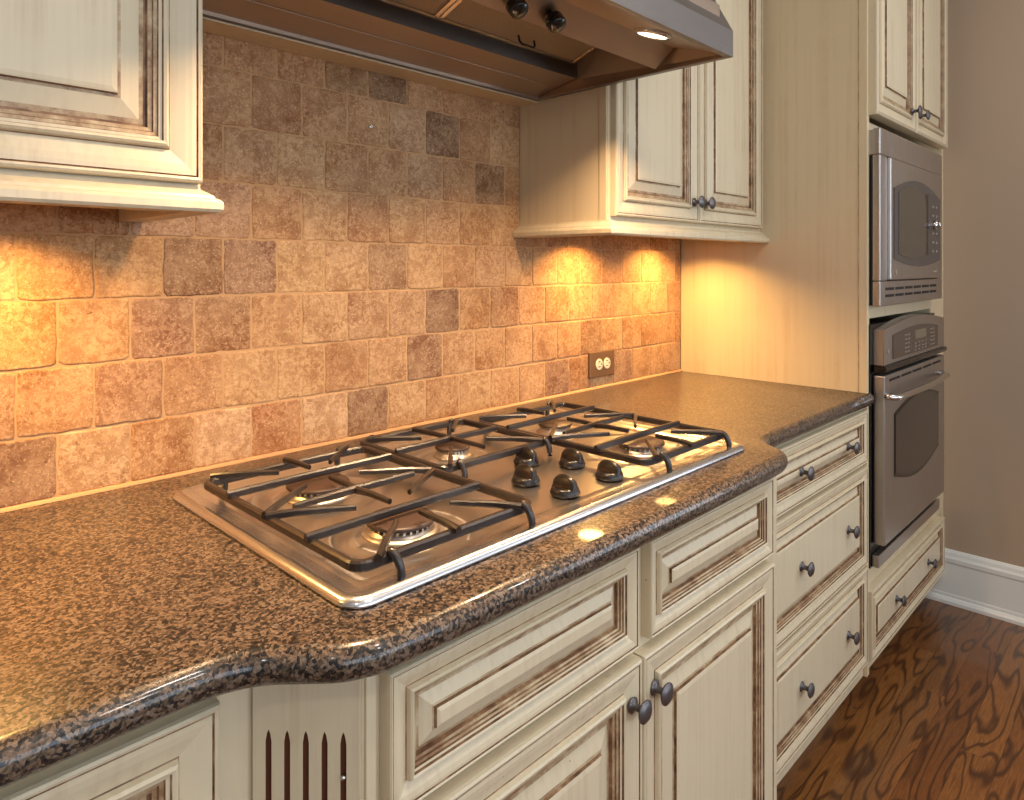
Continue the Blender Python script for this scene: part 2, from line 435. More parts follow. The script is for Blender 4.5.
# drop near-duplicates
fp = [front[0]]
for p in front[1:]:
    if (p-fp[-1]).length > .002: fp.append(p)
front = fp
norms = []
for i, p in enumerate(front):
    d = (front[min(i+1, len(front)-1)]-front[max(i-1, 0)]).normalized(); norms.append(Vector((d.y, -d.x)))
R = .019
prof = [(R*(1-math.cos(a))-0, R*math.sin(a)) for a in [(-PI/2+PI*k/12) for k in range(13)]]
ct = MB(); n = len(front); vs = []
for p, nn in zip(front, norms):
    for ins, zz in prof: q = p-nn*ins; vs.append((q.x, q.y, TOP-R+zz))
k = len(prof)
fs = [[i*k+j, (i+1)*k+j, (i+1)*k+j+1, i*k+j+1] for i in range(n-1) for j in range(k-1)]
ct.add(vs, fs, 0, True)
for j, z in ((k-1, TOP), (0, TOP-2*R)):
    vs2 = []; 
    for i in range(n): vs2.append(vs[i*k+j])
    for i in range(n): vs2.append((vs[i*k+j][0], -.0006, z))
    ct.add(vs2, [[i, i+1, n+i+1, n+i] for i in range(n-1)], 0, True)
endv = [vs[(n-1)*k+j] for j in range(k)]+[(PX+.018, -.607, TOP), (PX+.018, -.607, TOP-2*R)]
ct.add(endv, [list(range(k))+[k, k+1]], 0)
ctop = ct.build('countertop', 'granite')
bmx = bmesh.new(); bmx.from_mesh(ctop.data); bmesh.ops.remove_doubles(bmx, verts=bmx.verts, dist=.00005); bmx.to_mesh(ctop.data); bmx.free()
# the strip that passes in front of the tower is trimmed back so that the slab meets the panel
for v in ctop.data.vertices:
    if v.co.x > PX+.001 and v.co.y > -.606: v.co.x = PX-.0005
tag(ctop, 'speckled brown and black granite countertop with rounded bullnose edge under the cooktop', 'countertop')

# ------------------------------------------------------------------ raised-panel fronts
PROF = [  # inset, height above the back, material of the strip that leads to the next point
 (0, 0, 0), (0, .0135, 0), (.0012, .0172, 0), (.0038, .0190, 0), (.0066, .0180, 1), (.0078, .0160, 1), (.0088, .0170, 0), (.014, .0172, 0), (.022, .0158, 0),
 (.031, .0128, 0), (.0385, .0104, 1), (.0398, .0112, 0), (.0415, .0170, 0), (.0445, .0192, 0), (.0478, .0178, 1), (.0488, .0146, 0),
 (.0525, .0140, 1), (.0535, .0116, 2), (.0575, .0110, 1), (.0586, .0086, 2), (.0630, .0078, 1), (.0645, .0034, 1), (.0665, .0032, 2),
 (.0720, .0042, 0), (.0930, .0100, 2), (.0965, .0108, 1), (.0978, .0150, 0), (.1000, .0158, 0), (.1040, .0168, 0)]
def panel_front(x0, x1, z0, z1, yb, s=1.0, t=.0, hs=1.0):
    mb = MB(); vs = []
    for ins, h, _ in PROF:
        i = ins*s; y = yb-(h*hs+t if h > 0 else 0)
        vs += [(x0+i, y, z0+i), (x1-i, y, z0+i), (x1-i, y, z1-i), (x0+i, y, z1-i)]
    for r in range(len(PROF)-1):
        sm = PROF[r][2] != 1
        mb.add([vs[r*4+j] for j in range(4)]+[vs[r*4+4+j] for j in range(4)], [[j, (j+1) % 4, 4+(j+1) % 4, 4+j] for j in range(4)], PROF[r][2], False)
    L = (len(PROF)-1)*4
    mb.add(vs[L:L+4], [[0, 1, 2, 3]], 0); mb.add(vs[0:4], [[0, 1, 2, 3]], 0)
    return mb
PM = ['cream_paint', 'brown_glaze', 'worn_glaze']
KN = [(.0085, 0), (.0105, .0015), (.0105, .003), (.0065, .0045), (.0050, .007), (.0045, .011), (.0050, .015), (.0075, .0175), (.0125, .019), (.0148, .021), (.0150, .0225), (.0135, .0235), (.0125, .0238), (.0112, .0252), (.006, .0268), (.0005, .0272)]
def knob(x, z, y, parent, s=1.0, name='knob'):
    return MB().lathe([(r*s*1.12, h*s*1.12) for r, h in KN], (x, y, z), '-y', 24).build(name, 'pewter', parent)
def front_of(name, parent, x0, x1, z0, z1, yb, s, knobs=(), t=.0, hs=1.0, ks=1.0):
    d = panel_front(x0, x1, z0, z1, yb, s, t, hs).build(name, PM, parent)
    for kx, kz in knobs: knob(kx, kz, yb-(.016 if True else 0)*hs-t+.0015, d, ks)
    return d

# ---- upper cabinets
def crown(path_pts, closed_back, mb, z0=1.352, z1=1.387, out=.028):
    # light-rail moulding swept along a 2-D path with mitred corners
    sec = [(0, z1), (.004, z1), (.006, z1-.004), (.012, z1-.008), (.018, z1-.012), (.020, z1-.016), (.025, z1-.018), (.028, z1-.022), (.028, z0+.004), (.025, z0), (-.012, z0), (-.012, z1)]
    n = len(path_pts); vs = []
    for i, p in enumerate(path_pts):
        p = Vector(p)
        d1 = (Vector(path_pts[i])-Vector(path_pts[i-1])).normalized() if i else (Vector(path_pts[1])-p).normalized()
        d2 = (Vector(path_pts[i+1])-p).normalized() if i < n-1 else d1
        n1 = Vector((d1.y, -d1.x)); n2 = Vector((d2.y, -d2.x)); mm = (n1+n2); mm = mm/(mm.dot(n1))
        for o, z in sec: q = p+mm*o; vs.append((q.x, q.y, z))
    k = len(sec)
    fs = [[i*k+j, (i+1)*k+j, (i+1)*k+(j+1) % k, i*k+(j+1) % k] for i in range(n-1) for j in range(k)]
    fs += [list(range(k)), [(n-1)*k+j for j in range(k)]]
    mb.add(vs, fs, 0); return mb

def upper_carcass(x0, x1, yf, z0, z1):
    m = MB()
    m.box(x0, x0+.018, yf, -.001, z0, z1); m.box(x1-.018, x1, yf, -.001, z0, z1)
    m.box(x0+.018, x1-.018, yf+.001, -.001, z0+.022, z0+.040); m.box(x0+.018, x1-.018, yf, -.001, z1-.018, z1)
    m.box(x0+.018, x1-.018, -.012, -.001, z0+.04, z1-.018)
    m.box(x0+.018, x0+.05, yf, yf+.018, z0, z1-.018); m.box(x1-.05, x1-.018, yf, yf+.018, z0, z1-.018)
    m.box(x0+.05, x1-.05, yf, yf+.018, z0, z0+.04)
    return m
ZU0, ZU1 = 1.372, 2.42
# right-hand upper cabinet
uc = thing('wall_cabinet', 'cream glazed wall cabinet with two doors, between the range hood and the oven tower', 'cabinet', (1.715, 0, ZU0))
c = upper_carcass(1.310, PX-.001, -.285, ZU0, ZU1)
c.box(1.3075, 1.3105, -.283, -.262, ZU0+.012, ZU1, .0008)
c.build('body', 'cream_side', uc)
front_of('door', uc, 1.320, 1.7045, 1.397, ZU1-.01, -.2855, .95, [(1.681, 1.452)])
front_of('door', uc, 1.7085, 2.100, 1.397, ZU1-.01, -.2855, .95, [(1.738, 1.452)])
crown([(1.310, -.0015), (1.310, -.289), (PX-.0015, -.289)], True, MB()).build('light_rail', 'cream_paint', uc)
# left-hand upper cabinet
ul = thing('wall_cabinet', 'cream glazed wall cabinet at the upper left, its door cut by the frame edge', 'cabinet', (-.2, 0, ZU0))
upper_carcass(-.62, .376, -.285, ZU0, ZU1).build('body', 'cream_side', ul)
front_of('door', ul, -.135, .3735, 1.391, ZU1-.01, -.2855, 1.07)
front_of('door', ul, -.617, -.139, 1.391, ZU1-.01, -.2855, 1.02)
crown([(-.62, -.0015), (-.62, -.289), (.367, -.289), (.367, -.0015)], True, MB()).build('light_rail', 'cream_paint', ul)

# puck lights under the upper cabinets
def puck(x, y, label, grp=None):
    o = thing('puck_light', label, 'light', (x, y, 1.394))
    MB().lathe([(.034, 0), (.034, -.010), (.029, -.012)], (x, y, 1.3935), 'z', 24).build('housing', 'steel_bright', o)
    MB().lathe([(.027, 0), (.027, -.0015)], (x, y, 1.3812), 'z', 24).build('lens', 'puck_glow', o)
    return o
pk = [(1.53, -.12), (1.92, -.12), (.16, -.15), (-.28, -.15)]
puck(*pk[0], 'glowing round puck light under the right wall cabinet, nearer the range hood')
puck(*pk[1], 'glowing round puck light under the right wall cabinet, nearer the oven tower')
puck(*pk[2], 'glowing puck light under the upper left wall cabinet')
puck(*pk[3], 'glowing puck light under the far left end of the upper left cabinet')

# ---- base cabinets
ZB = .1; ZT = TOP-2*R-.001
YB = -.650
# left run
bl = thing('base_cabinet', 'cream glazed base cabinet in the lower left corner beneath the granite overhang', 'cabinet', (-.2, -.3, 0))
m = MB(); m.box(-.95, .3205, -.563, -.001, ZB, ZT); m.box(-.95, .3205, -.49, -.02, 0, ZB)
m.build('body', 'cream_paint', bl)
front_of('door', bl, -.25, .281, .125, .852, -.5635, .95)
front_of('door', bl, -.78, -.254, .125, .852, -.5635, .95)
# cooktop run, bumped out with an angled fluted corner
bc = thing('base_cabinet', 'cream glazed base cabinet under the cooktop with fluted corner and two doors', 'cabinet', (.9, -.3, 0))
m = MB()
m.prism([(.3215, -.001), (.3215, -.563), (.398, YB), (1.400, YB), (1.400, -.001)], ZB, ZT, 'z')
m.prism([(.33, -.02), (.33, -.50), (.40, -.57), (1.39, -.57), (1.39, -.02)], 0, ZB, 'z')
m.build('body', 'cream_paint', bc)
# fluted pilaster: local frame u along the 45 degree face, w outward
O = Vector((.3215, -.5635)); U = (Vector((.398, -.6505))-O).normalized(); Wn = Vector((-U.y, U.x))
Wn = Vector((U.y, -U.x)); LN = (Vector((.398, -.6505))-O).length
def uvw(u, w, z): p = O+U*u+Wn*w; return (p.x, p.y, z)
pil = MB(); TH = .006
cent = [.0188+.0195*i for i in range(5)]; hwf = .0031
zt, zbm = .803, .17
xs = [0.002]
for cc in cent: xs += [cc-hwf, cc+hwf]
xs += [LN-.002]
def pq(u0, u1, za, zb, w0=TH, w1=TH, mat=0): pil.add([uvw(u0, w0, za), uvw(u1, w1, za), uvw(u1, w1, zb), uvw(u0, w0, zb)], [[0, 1, 2, 3]], mat)
for i in range(0, len(xs)-1, 2): pq(xs[i], xs[i+1], ZB+.002, ZT-.002)
for cc in cent:
    pq(cc-hwf, cc+hwf, ZB+.002, zbm)
    # above the flute: pointed arch top
    a, b = cc-hwf, cc+hwf; zs = zt-.012
    pil.add([uvw(a, TH, zs), uvw(cc-hwf*.55, TH, zt-.004), uvw(cc, TH, zt), uvw(cc, TH, ZT-.002), uvw(a, TH, ZT-.002)], [[0, 1, 2, 3, 4]], 0)
    pil.add([uvw(b, TH, zs), uvw(cc+hwf*.55, TH, zt-.004), uvw(cc, TH, zt), uvw(cc, TH, ZT-.002), uvw(b, TH, ZT-.002)], [[0, 1, 2, 3, 4]], 0)
for u in (0.002, LN-.002): pil.add([uvw(u, 0, ZB+.002), uvw(u, TH, ZB+.002), uvw(u, TH, ZT-.002), uvw(u, 0, ZT-.002)], [[0, 1, 2, 3]], 0)
pl = pil.build('fluted_panel', ['cream_paint'], bc)
for cc in cent:
    fl = MB(); 
    pr_ = [(-hwf, TH), (-hwf*.6, TH-.0028), (0, TH-.0042), (hwf*.6, TH-.0028), (hwf, TH)]
    vs = []; zz = [(zbm, 1), (zt-.012, 1), (zt-.004, .55), (zt, .02)]
    for z, q in zz:
        for u, w in pr_: vs.append(uvw(cc+u*q, TH-(TH-w)*min(1, q+.2)-.0001, z))
    fs = [[i*5+j, i*5+j+1, (i+1)*5+j+1, (i+1)*5+j] for i in range(3) for j in range(4)]
    fl.add(vs, fs, 0, True); lab(fl.build('flute', 'flute_brown', pl), 'brown glazed flute groove')
# tiny nail head caught in the right-hand flute
q = uvw(cent[4], TH+.0005, .757)
nl = MB().lathe([(.0026, -.002), (.0030, .0), (.0018, .002), (.0003, .0026)], q, '-y', 12)
lab(nl.build('nail_head', 'steel_bright', pl), 'small grey nail head in a flute')
# corner bead
MB().box(.3995, .412, YB-.0035, YB-.0002, ZB+.001, ZT-.001, .001).build('corner_bead', 'cream_paint', bc)
DY = YB-.0005
front_of('drawer', bc, .418, .872, .705, .857, DY, .665)
front_of('drawer', bc, .903, 1.345, .705, .857, DY, .665)
front_of('door', bc, .418, .8775, .125, .688, DY, 1.0, [(.853, .628)], t=.002)
front_of('door', bc, .8815, 1.345, .125, .688, DY, 1.0, [(.912, .628)], t=.002)
# drawer stack
YD = -.592
bd = thing('drawer_base', 'cream glazed base unit with three drawers between the cooktop cabinet and oven tower', 'cabinet', (1.76, -.3, 0))
m = MB(); m.box(1.4005, PX-.001, YD, -.001, ZB, ZT); m.box(1.4005, PX-.001, -.52, -.02, 0, ZB)
m.build('body', 'cream_paint', bd)
for z0, z1, kz in ((.722, .868, .795), (.434, .708, .572), (.152, .422, .290)):
    front_of('drawer', bd, 1.432, 2.103, z0, z1, YD-.0005, .67, [(1.632, kz), (1.945, kz)])

# ---- oven tower
YT = -.592
ot = thing('oven_tower', 'tall cream glazed cabinet tower housing the microwave and wall oven', 'cabinet', (2.58, -.3, 0))
m = MB()
m.box(PX, PX+.02, YT-.010, -.001, ZB, 2.5)                  # side panel
m.box(RW-.03, RW-.001, YT, -.001, ZB, 2.5)
m.box(PX+.02, RW-.03, YT, -.001, 2.48, 2.5); m.box(PX+.02, RW-.03, -.02, -.001, ZB, 2.48)
m.box(PX+.02, RW-.03, YT, -.02, 1.67, 1.70); m.box(PX+.02, 2.8475, YT, -.02, 1.125, 1.162)
m.box(PX+.02, RW-.03, YT, -.02, .34, .405); m.box(PX+.02, RW-.03, YT, -.02, ZB, .13)
m.box(2.8475, RW-.03, YT, -.30, .405, 1.67)
m.box(PX+.04, RW-.04, -.50, -.02, 0, ZB)
m.build('body', 'cream_side', ot)
lab(MB().box(PX-.0012, PX+.001, -.5805, -.579, TOP+.002, 2.49).build('panel_seam', 'worn_glaze', ot), 'thin brown seam on the side panel')
front_of('door', ot, PX+.012, 2.535, 1.714, 2.44, YT-.0005, 1.0, [(2.490, 1.778)], t=.016, ks=1.0)
front_of('door', ot, 2.539, 2.945, 1.714, 2.44, YT-.0005, 1.0, [(2.585, 1.778)], t=.016, ks=1.0)
front_of('drawer', ot, PX+.006, 2.955, .145, .345, YT-.0005, .62, [(2.36, .246), (2.73, .246)], t=.004)

# ---- microwave
def rect_ring(mb, x0, x1, z0, z1, w, y0, y1, mat=0):
    mb.box(x0, x0+w, y1, y0, z0, z1, .001, mat); mb.box(x1-w, x1, y1, y0, z0, z1, .001, mat)
    mb.box(x0+w, x1-w, y1, y0, z0, z0+w, .001, mat); mb.box(x0+w, x1-w, y1, y0, z1-w, z1, .001, mat)
def arch(x0, x1, z0, z1, top, bot, n=16):
    pts = [(x0+(x1-x0)*i/n, z0-bot*math.sin(PI*i/n)) for i in range(n+1)]
    pts += [(x1-(x1-x0)*i/n, z1+top*math.sin(PI*i/n)) for i in range(n+1)]
    return pts
mw = thing('microwave', 'stainless steel built-in microwave with trim kit above the wall oven', 'microwave', (2.51, -.3, 1.163))
m = MB()
m.box(2.145, 2.835, -.617, -.594, 1.166, 1.672, 0, 1)          # side/back of the trim box
m.box(2.138, 2.150, -.617, -.594, 1.60, 1.670, .002); 
m.box(2.136, 2.838, -.632, -.612, 1.163, 1.235, .003); m.box(2.136, 2.838, -.632, -.612, 1.600, 1.675, .003)
m.box(2.136, 2.205, -.632, -.612, 1.236, 1.599, .003); m.box(2.782, 2.838, -.632, -.612, 1.236, 1.599, .003)
m.build('trim_frame', ['steel_oven', 'oven_black'], mw)
dr = MB(); dr.box(2.208, 2.780, -.640, -.614, 1.238, 1.597, .004)
d_ = dr.build('door', 'steel_oven', mw)
MB().prism(arch(2.235, 2.765, 1.300, 1.510, .040, .022), -.6425, -.6385, 'y').build('window_surround', 'mw_frame_grey', d_)
MB().prism(arch(2.275, 2.575, 1.315, 1.500, .030, .012), -.6440, -.642, 'y').build('window_glass', 'mw_glass', d_)
MB().box(2.575, 2.605, -.6435, -.642, 1.315, 1.515).build('black_strip', 'oven_black', d_)
for r in range(6):
    for cidx in range(2): MB().box(2.655+.045*cidx, 2.672+.045*cidx, -.6445, -.642, 1.325+.03*r, 1.333+.03*r).build('button', 'print_grey', d_)
MB().lathe([(.016, 0), (.016, .012), (.012, .013), (.012, .018), (.014, .020), (.010, .024)], (2.680, -.641, 1.418), '-y', 20).build('dial', 'steel_bright', d_)
MB().lathe([(.009, 0), (.009, .001)], (2.26, -.640, 1.262), '-y', 20).build('emblem', 'print_grey', d_)
MB().box(2.68, 2.73, -.6408, -.6395, 1.258, 1.264).build('lettering', 'print_grey', d_)
m = MB()
for r in range(2):
    for cidx in range(6): m.box(2.185+.097*cidx, 2.268+.097*cidx, -.6328, -.6315, 1.188+.020*r, 1.196+.020*r)
m.build('vent_slots', 'slot_black', mw)

# ---- wall oven
ov = thing('built_in_oven', 'stainless steel single wall oven with bowed handle below the microwave', 'oven', (2.51, -.3, .41))
m = MB(); m.box(2.136, 2.846, -.606, -.594, .407, 1.110); m.box(2.150, 2.840, -.594, -.05, .42, 1.10)
m.build('chassis', 'oven_black', ov)
cp = MB().prism(arch(2.162, 2.846, .992, 1.094, .026, 0), -.636, -.607, 'y').build('control_panel', 'steel_oven', ov)
MB().prism(arch(2.240, 2.755, 1.003, 1.074, .016, 0), -.6375, -.6355, 'y').build('display_panel', 'display_brown', cp)
MB().box(2.47, 2.60, -.6385, -.637, 1.045, 1.074).build('clock_display', 'lcd', cp)
for r in range(5):
    for x in (2.36, 2.39, 2.66, 2.69): MB().box(x, x+.018, -.6384, -.637, 1.012+.013*r, 1.016+.013*r).build('touch_key', 'print_grey', cp)
for r in range(3):
    for x in (2.47, 2.51, 2.55, 2.59): MB().box(x, x+.014, -.6384, -.637, 1.009+.011*r, 1.013+.011*r).build('touch_key', 'print_grey', cp)
MB().lathe([(.008, 0), (.008, .001)], (2.198, -.636, 1.030), '-y', 20).build('emblem', 'print_grey', cp)
lip = MB().prism([(-.612, .990), (-.640, .991), (-.645, .984), (-.640, .974), (-.612, .968)], 2.150, 2.852, 'x').build('black_lip', 'oven_black', cp)
dr = MB(); dr.box(2.158, 2.842, -.638, -.607, .472, .962, .004)
d_ = dr.build('door', 'steel_oven', ov)
MB().prism(arch(2.246, 2.755, .655, .842, .034, .040), -.6395, -.6375, 'y').build('window_frame', 'oven_black', d_)
MB().prism(arch(2.256, 2.745, .664, .836, .032, .038), -.6405, -.639, 'y').build('window_glass', 'oven_glass', d_)
hp = [(2.168, -.636, .905), (2.170, -.650, .903), (2.182, -.662, .901)]+[(2.182+.573*i/12, -.662-.010*math.sin(PI*i/12), .901) for i in range(1, 12)]+[(2.755, -.662, .901), (2.771, -.650, .903), (2.775, -.636, .905)]
MB().tube(hp, .0125, 12, 0, .8).build('handle', 'steel_bright', d_)
m = MB()
for cidx in range(5): m.box(2.20+.12*cidx, 2.305+.12*cidx, -.6388, -.6375, .942, .949)
m.build('vent_slots', 'slot_black', d_)
MB().box(2.150, 2.838, -.624, -.6065, .408, .444, .002).build('lower_trim', 'steel_oven', ov)

# ------------------------------------------------------------------ outlet and wall screw
ol = thing('electrical_outlet', 'bronze cover plate with two ivory sockets on the tile near the oven tower', 'outlet', (1.661, 0, .986))
MB().box(1.600, 1.722, -.0075, .002, .948, 1.024, .003).build('cover_plate', 'bronze_plate', ol)
for cx in (1.643, 1.681):
    f = MB().lathe([(.0165, 0), (.0165, .0022), (.015, .003)], (cx, -.0072, .986), '-y', 28).build('socket', 'ivory', ol)
    m = MB(); m.box(cx-.006, cx+.003, -.0108, -.0100, .9935, .9955); m.box(cx-.006, cx+.004, -.0108, -.0100, .9785, .9805)
    m.lathe([(.0024, 0), (.0024, .0006)], (cx+.009, -.0101, .9865), '-y', 12)
    m.build('slots', 'slot_black', f)
MB().lathe([(.0025, 0), (.002, .0012), (.0003, .0014)], (1.662, -.0074, .986), '-y', 12).build('screw', 'pewter', ol)
ws = MB().lathe([(.0045, -.002), (.0045, .002), (.0035, .0035), (.0017, .0035), (.0014, .001), (.0003, .001)], (.844, -.001, 1.579), '-y', 16).build('wall_screw', 'steel_bright')
tag(ws, 'tiny metal screw head set in the tile below the range hood', 'screw')

# ------------------------------------------------------------------ range hood
HX0, HX1 = .388, 1.302; HZ = 1.700
hd = thing('range_hood', 'stainless steel range hood with lights and mesh filters over the cooktop', 'hood', (.845, -.33, HZ))
YBk, YFr = -.070, -.603
fil = MB(); fil.box(.3775, 1.3085, -.0685, -.0015, 1.6975, 1.86); struct(fil.build('trim_1', 'cream_side'))
m = MB()
# lip all round (outer skin), inner flange, and sloping canopy up to the chimney
def quad(mb, a, b, c_, d, mat=0): mb.add([a, b, c_, d], [[0, 1, 2, 3]], mat)
LT = .052; FL = .013
o0 = [(HX0, YBk), (HX1, YBk), (HX1, YFr), (HX0, YFr)]
i0 = [(HX0+FL, YBk-FL), (HX1-FL, YBk-FL), (HX1-FL, YFr+FL), (HX0+FL, YFr+FL)]
top = [(HX0+.02, YBk), (HX1-.02, YBk), (HX1-.02, YFr+.40), (HX0+.02, YFr+.40)]
def V3(p, z): return (p[0], p[1], z)
for i in range(4):
    j = (i+1) % 4
    quad(m, V3(o0[i], HZ), V3(o0[j], HZ), V3(o0[j], HZ+LT), V3(o0[i], HZ+LT))
    quad(m, V3(o0[i], HZ), V3(o0[j], HZ), V3(i0[j], HZ), V3(i0[i], HZ))
    quad(m, V3(i0[i], HZ), V3(i0[j], HZ), V3(i0[j], HZ+.008), V3(i0[i], HZ+.008), 1)
# canopy: front slopes back, sides nearly upright
c1 = [(HX1, YBk, HZ+LT), (HX1, YFr, HZ+LT), (HX0, YFr, HZ+LT), (HX0, YBk, HZ+LT)]
c2 = [(HX1, YBk, 2.13), (HX1, -.40, 2.13), (HX0, -.40, 2.13), (HX0, YBk, 2.13)]
for i in range(3): quad(m, c1[i], c1[i+1], c2[i+1], c2[i])
m.box(HX0+.18, HX1-.18, -.33, YBk, 2.13, ZC-.002)
m.build('canopy', ['steel_hood', 'steel_hood_inside'], hd)
# underside: rear tray rising gently, dark riser, sloping filters, inner side walls
IX0, IX1 = HX0+FL, HX1-FL
m = MB()
quad(m, (IX0, YBk-FL, HZ+.007), (IX1, YBk-FL, HZ+.007), (IX1, -.212, 1.730), (IX0, -.212, 1.730))
m.box(IX0, IX1, -.1502, -.1490, 1.7165, 1.7180)
m.build('rear_tray', 'steel_hood_inside', hd)
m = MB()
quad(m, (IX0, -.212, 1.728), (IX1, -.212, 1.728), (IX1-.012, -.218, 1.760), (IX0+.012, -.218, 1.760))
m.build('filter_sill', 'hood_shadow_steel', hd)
m = MB()
for x in (IX0, IX1):
    sx = .02 if x == IX0 else -.02
    m.add([(x, YBk-FL, HZ+.006), (x, -.212, HZ+.028), (x+sx, -.222, 1.80), (x+sx*2, -.40, 1.90), (x+sx, YFr+FL, 1.80), (x, YFr+FL, HZ+.006)], [[0, 1, 2, 3, 4, 5]], 0)
quad(m, (IX0, -.222, 1.84), (IX1, -.222, 1.84), (IX1, YFr+FL, 1.84), (IX0, YFr+FL, 1.84))
m.build('inner_shell', 'steel_hood_inside', hd)
fw = .411
for i in range(2):
    a = .436+i*(fw+.003); b = a+fw
    A = lambda x, u, w=0: (x, -.219-.205*u, 1.7605+.070*u-w)
    m = MB(); fr = .009
    def slab(mb, x0, x1, u0, u1, w0, w1, mat=0):
        vs = [A(x0, u0, w0), A(x1, u0, w0), A(x1, u1, w0), A(x0, u1, w0), A(x0, u0, w1), A(x1, u0, w1), A(x1, u1, w1), A(x0, u1, w1)]
        mb.add(vs, [[0, 1, 2, 3], [4, 5, 6, 7], [0, 1, 5, 4], [1, 2, 6, 5], [2, 3, 7, 6], [3, 0, 4, 7]], mat)
    slab(m, a, a+fr, 0, 1, -.004, .004); slab(m, b-fr, b, 0, 1, -.004, .004); slab(m, a+fr, b-fr, 0, .035, -.004, .004); slab(m, a+fr, b-fr, .965, 1, -.004, .004)
    f = m.build('filter', 'steel_bright', hd)
    m = MB(); slab(m, a+fr, b-fr, .035, .965, -.002, .001); m.build('mesh', 'filter_mesh', f)
    cx = (a+b)/2+.02; m = MB()
    q0, q1 = A(cx-.024, .12, .001), A(cx+.024, .12, .001)
    m.tube([q0, (q0[0], q0[1]-.003, q0[2]-.012), (q0[0]+.006, q0[1]-.004, q0[2]-.017), (q1[0]-.006, q1[1]-.004, q1[2]-.017), (q1[0], q1[1]-.003, q1[2]-.012), q1], .0022, 8)
    m.build('handle', 'pewter_dark', f)
# control panel with lamps and knobs
m = MB()
e0, e1 = IX0+.018, IX1-.018
sec = [(-.440, 1.702), (-.486, 1.738), (-.590, 1.706), (-.590, 1.80), (-.440, 1.80)]
m.prism([sec[0], sec[1], sec[2], sec[3], sec[4]], e0, e1, 'x')
cpn = m.build('light_panel', 'steel_hood_inside', hd)
nAB = Vector((0, -(1.738-1.702), -.046)).normalized()   # outward normal of the knob face
def face_matrix(nv):
    z = Vector(nv).normalized(); x = Vector((1, 0, 0)); y = z.cross(x); return Matrix((x, y, z)).transposed()
for kx in (.908, .812):
    org = (kx, -.460, 1.7175)
    MB().lathe([(.006, 0), (.006, .006), (.0165, .008), (.0175, .012), (.0165, .026), (.0145, .029), (.0005, .030)], org, face_matrix((0, -.62, -.78)), 24).build('knob', 'hood_knob_black', cpn)
nBC = Vector((0, .294, -.956))
for i, lx in enumerate((1.128, .56)):
    org = (lx, -.527, 1.7255-.001)
    l = MB().lathe([(.037, -.001), (.037, .003), (.034, .006), (.030, .006), (.027, .003)], org, face_matrix(nBC), 28, cap=False).build('lamp_ring', 'steel_bright', cpn)
    MB().lathe([(.029, .002), (.029, .0045)], org, face_matrix(nBC), 28).build('lamp', 'lamp_glow', l)

# ------------------------------------------------------------------ cooktop
CX0, CX1, CY0, CY1 = .394, 1.312, -.634, -.105
burn = [(.556, -.285, .048), (.556, -.500, .046), (.847, -.268, .033), (1.122, -.285, .036), (1.122, -.500, .048)]
ck = thing('gas_cooktop', 'stainless steel five-burner gas cooktop set on the granite countertop', 'cooktop', ((CX0+CX1)/2, (CY0+CY1)/2, TOP))
RZ = TOP+.0095
def smooth(a, b, x):
    u = max(0, min(1, (x-a)/(b-a))); return u*u*(3-2*u)
def sd(x, y, r):
    qx = abs(x-(CX0+CX1)/2)-((CX1-CX0)/2-r); qy = abs(y-(CY0+CY1)/2)-((CY1-CY0)/2-r)
    return -(math.hypot(max(qx, 0), max(qy, 0))+min(max(qx, qy), 0)-r)      # inset depth
def hz(x, y):
    d = sd(x, y, .055)
    z = RZ-.0035*smooth(.036, .050, d)
    for bx, by, r in burn:
        q = math.hypot(x-bx, y-by)/(r/.046)
        z += -.0026*smooth(.094, .084, q)+.0056*smooth(.074, .048, q)
    # low ridges that square off each burner bay
    return z
m = MB(); rr = .030
def rring(ins, z, n=8):
    r = max(rr-ins, .0001); out = []
    for sx, sy, a0 in ((1, -1, -PI/2), (1, 1, 0), (-1, 1, PI/2), (-1, -1, PI)):
        cx = (CX0+CX1)/2+sx*((CX1-CX0)/2-ins-r); cy = (CY0+CY1)/2+sy*((CY1-CY0)/2-ins-r)
        for k in range(n+1):
            a = a0+k*PI/2/n; out.append((cx+r*math.cos(a), cy+r*math.sin(a), z))
    return out
rings = [rring(.002, TOP+.0002), rring(.0, TOP+.002), rring(.0003, TOP+.0040), rring(.0018, TOP+.0068), rring(.0045, TOP+.0092), rring(.0080, TOP+.0108), rring(.0115, TOP+.0112), rring(.0150, TOP+.0107), rring(.0175, TOP+.0099), rring(.030, RZ)]
vs = [p for r in rings for p in r]; kk = len(rings[0])
m.add(vs, [[i*kk+j, i*kk+(j+1) % kk, (i+1)*kk+(j+1) % kk, (i+1)*kk+j] for i in range(len(rings)-1) for j in range(kk)], 1, True)
nx, ny = 210, 120; gx0, gx1, gy0, gy1 = CX0+.030, CX1-.030, CY0+.030, CY1-.030
vs = []
for i in range(nx+1):
    for j in range(ny+1):
        x = gx0+(gx1-gx0)*i/nx; y = gy0+(gy1-gy0)*j/ny; vs.append((x, y, hz(x, y)))
m.add(vs, [[i*(ny+1)+j, (i+1)*(ny+1)+j, (i+1)*(ny+1)+j+1, i*(ny+1)+j+1] for i in range(nx) for j in range(ny)], 0, True)
m.build('top_plate', ['steel_top', 'steel_rim'], ck)
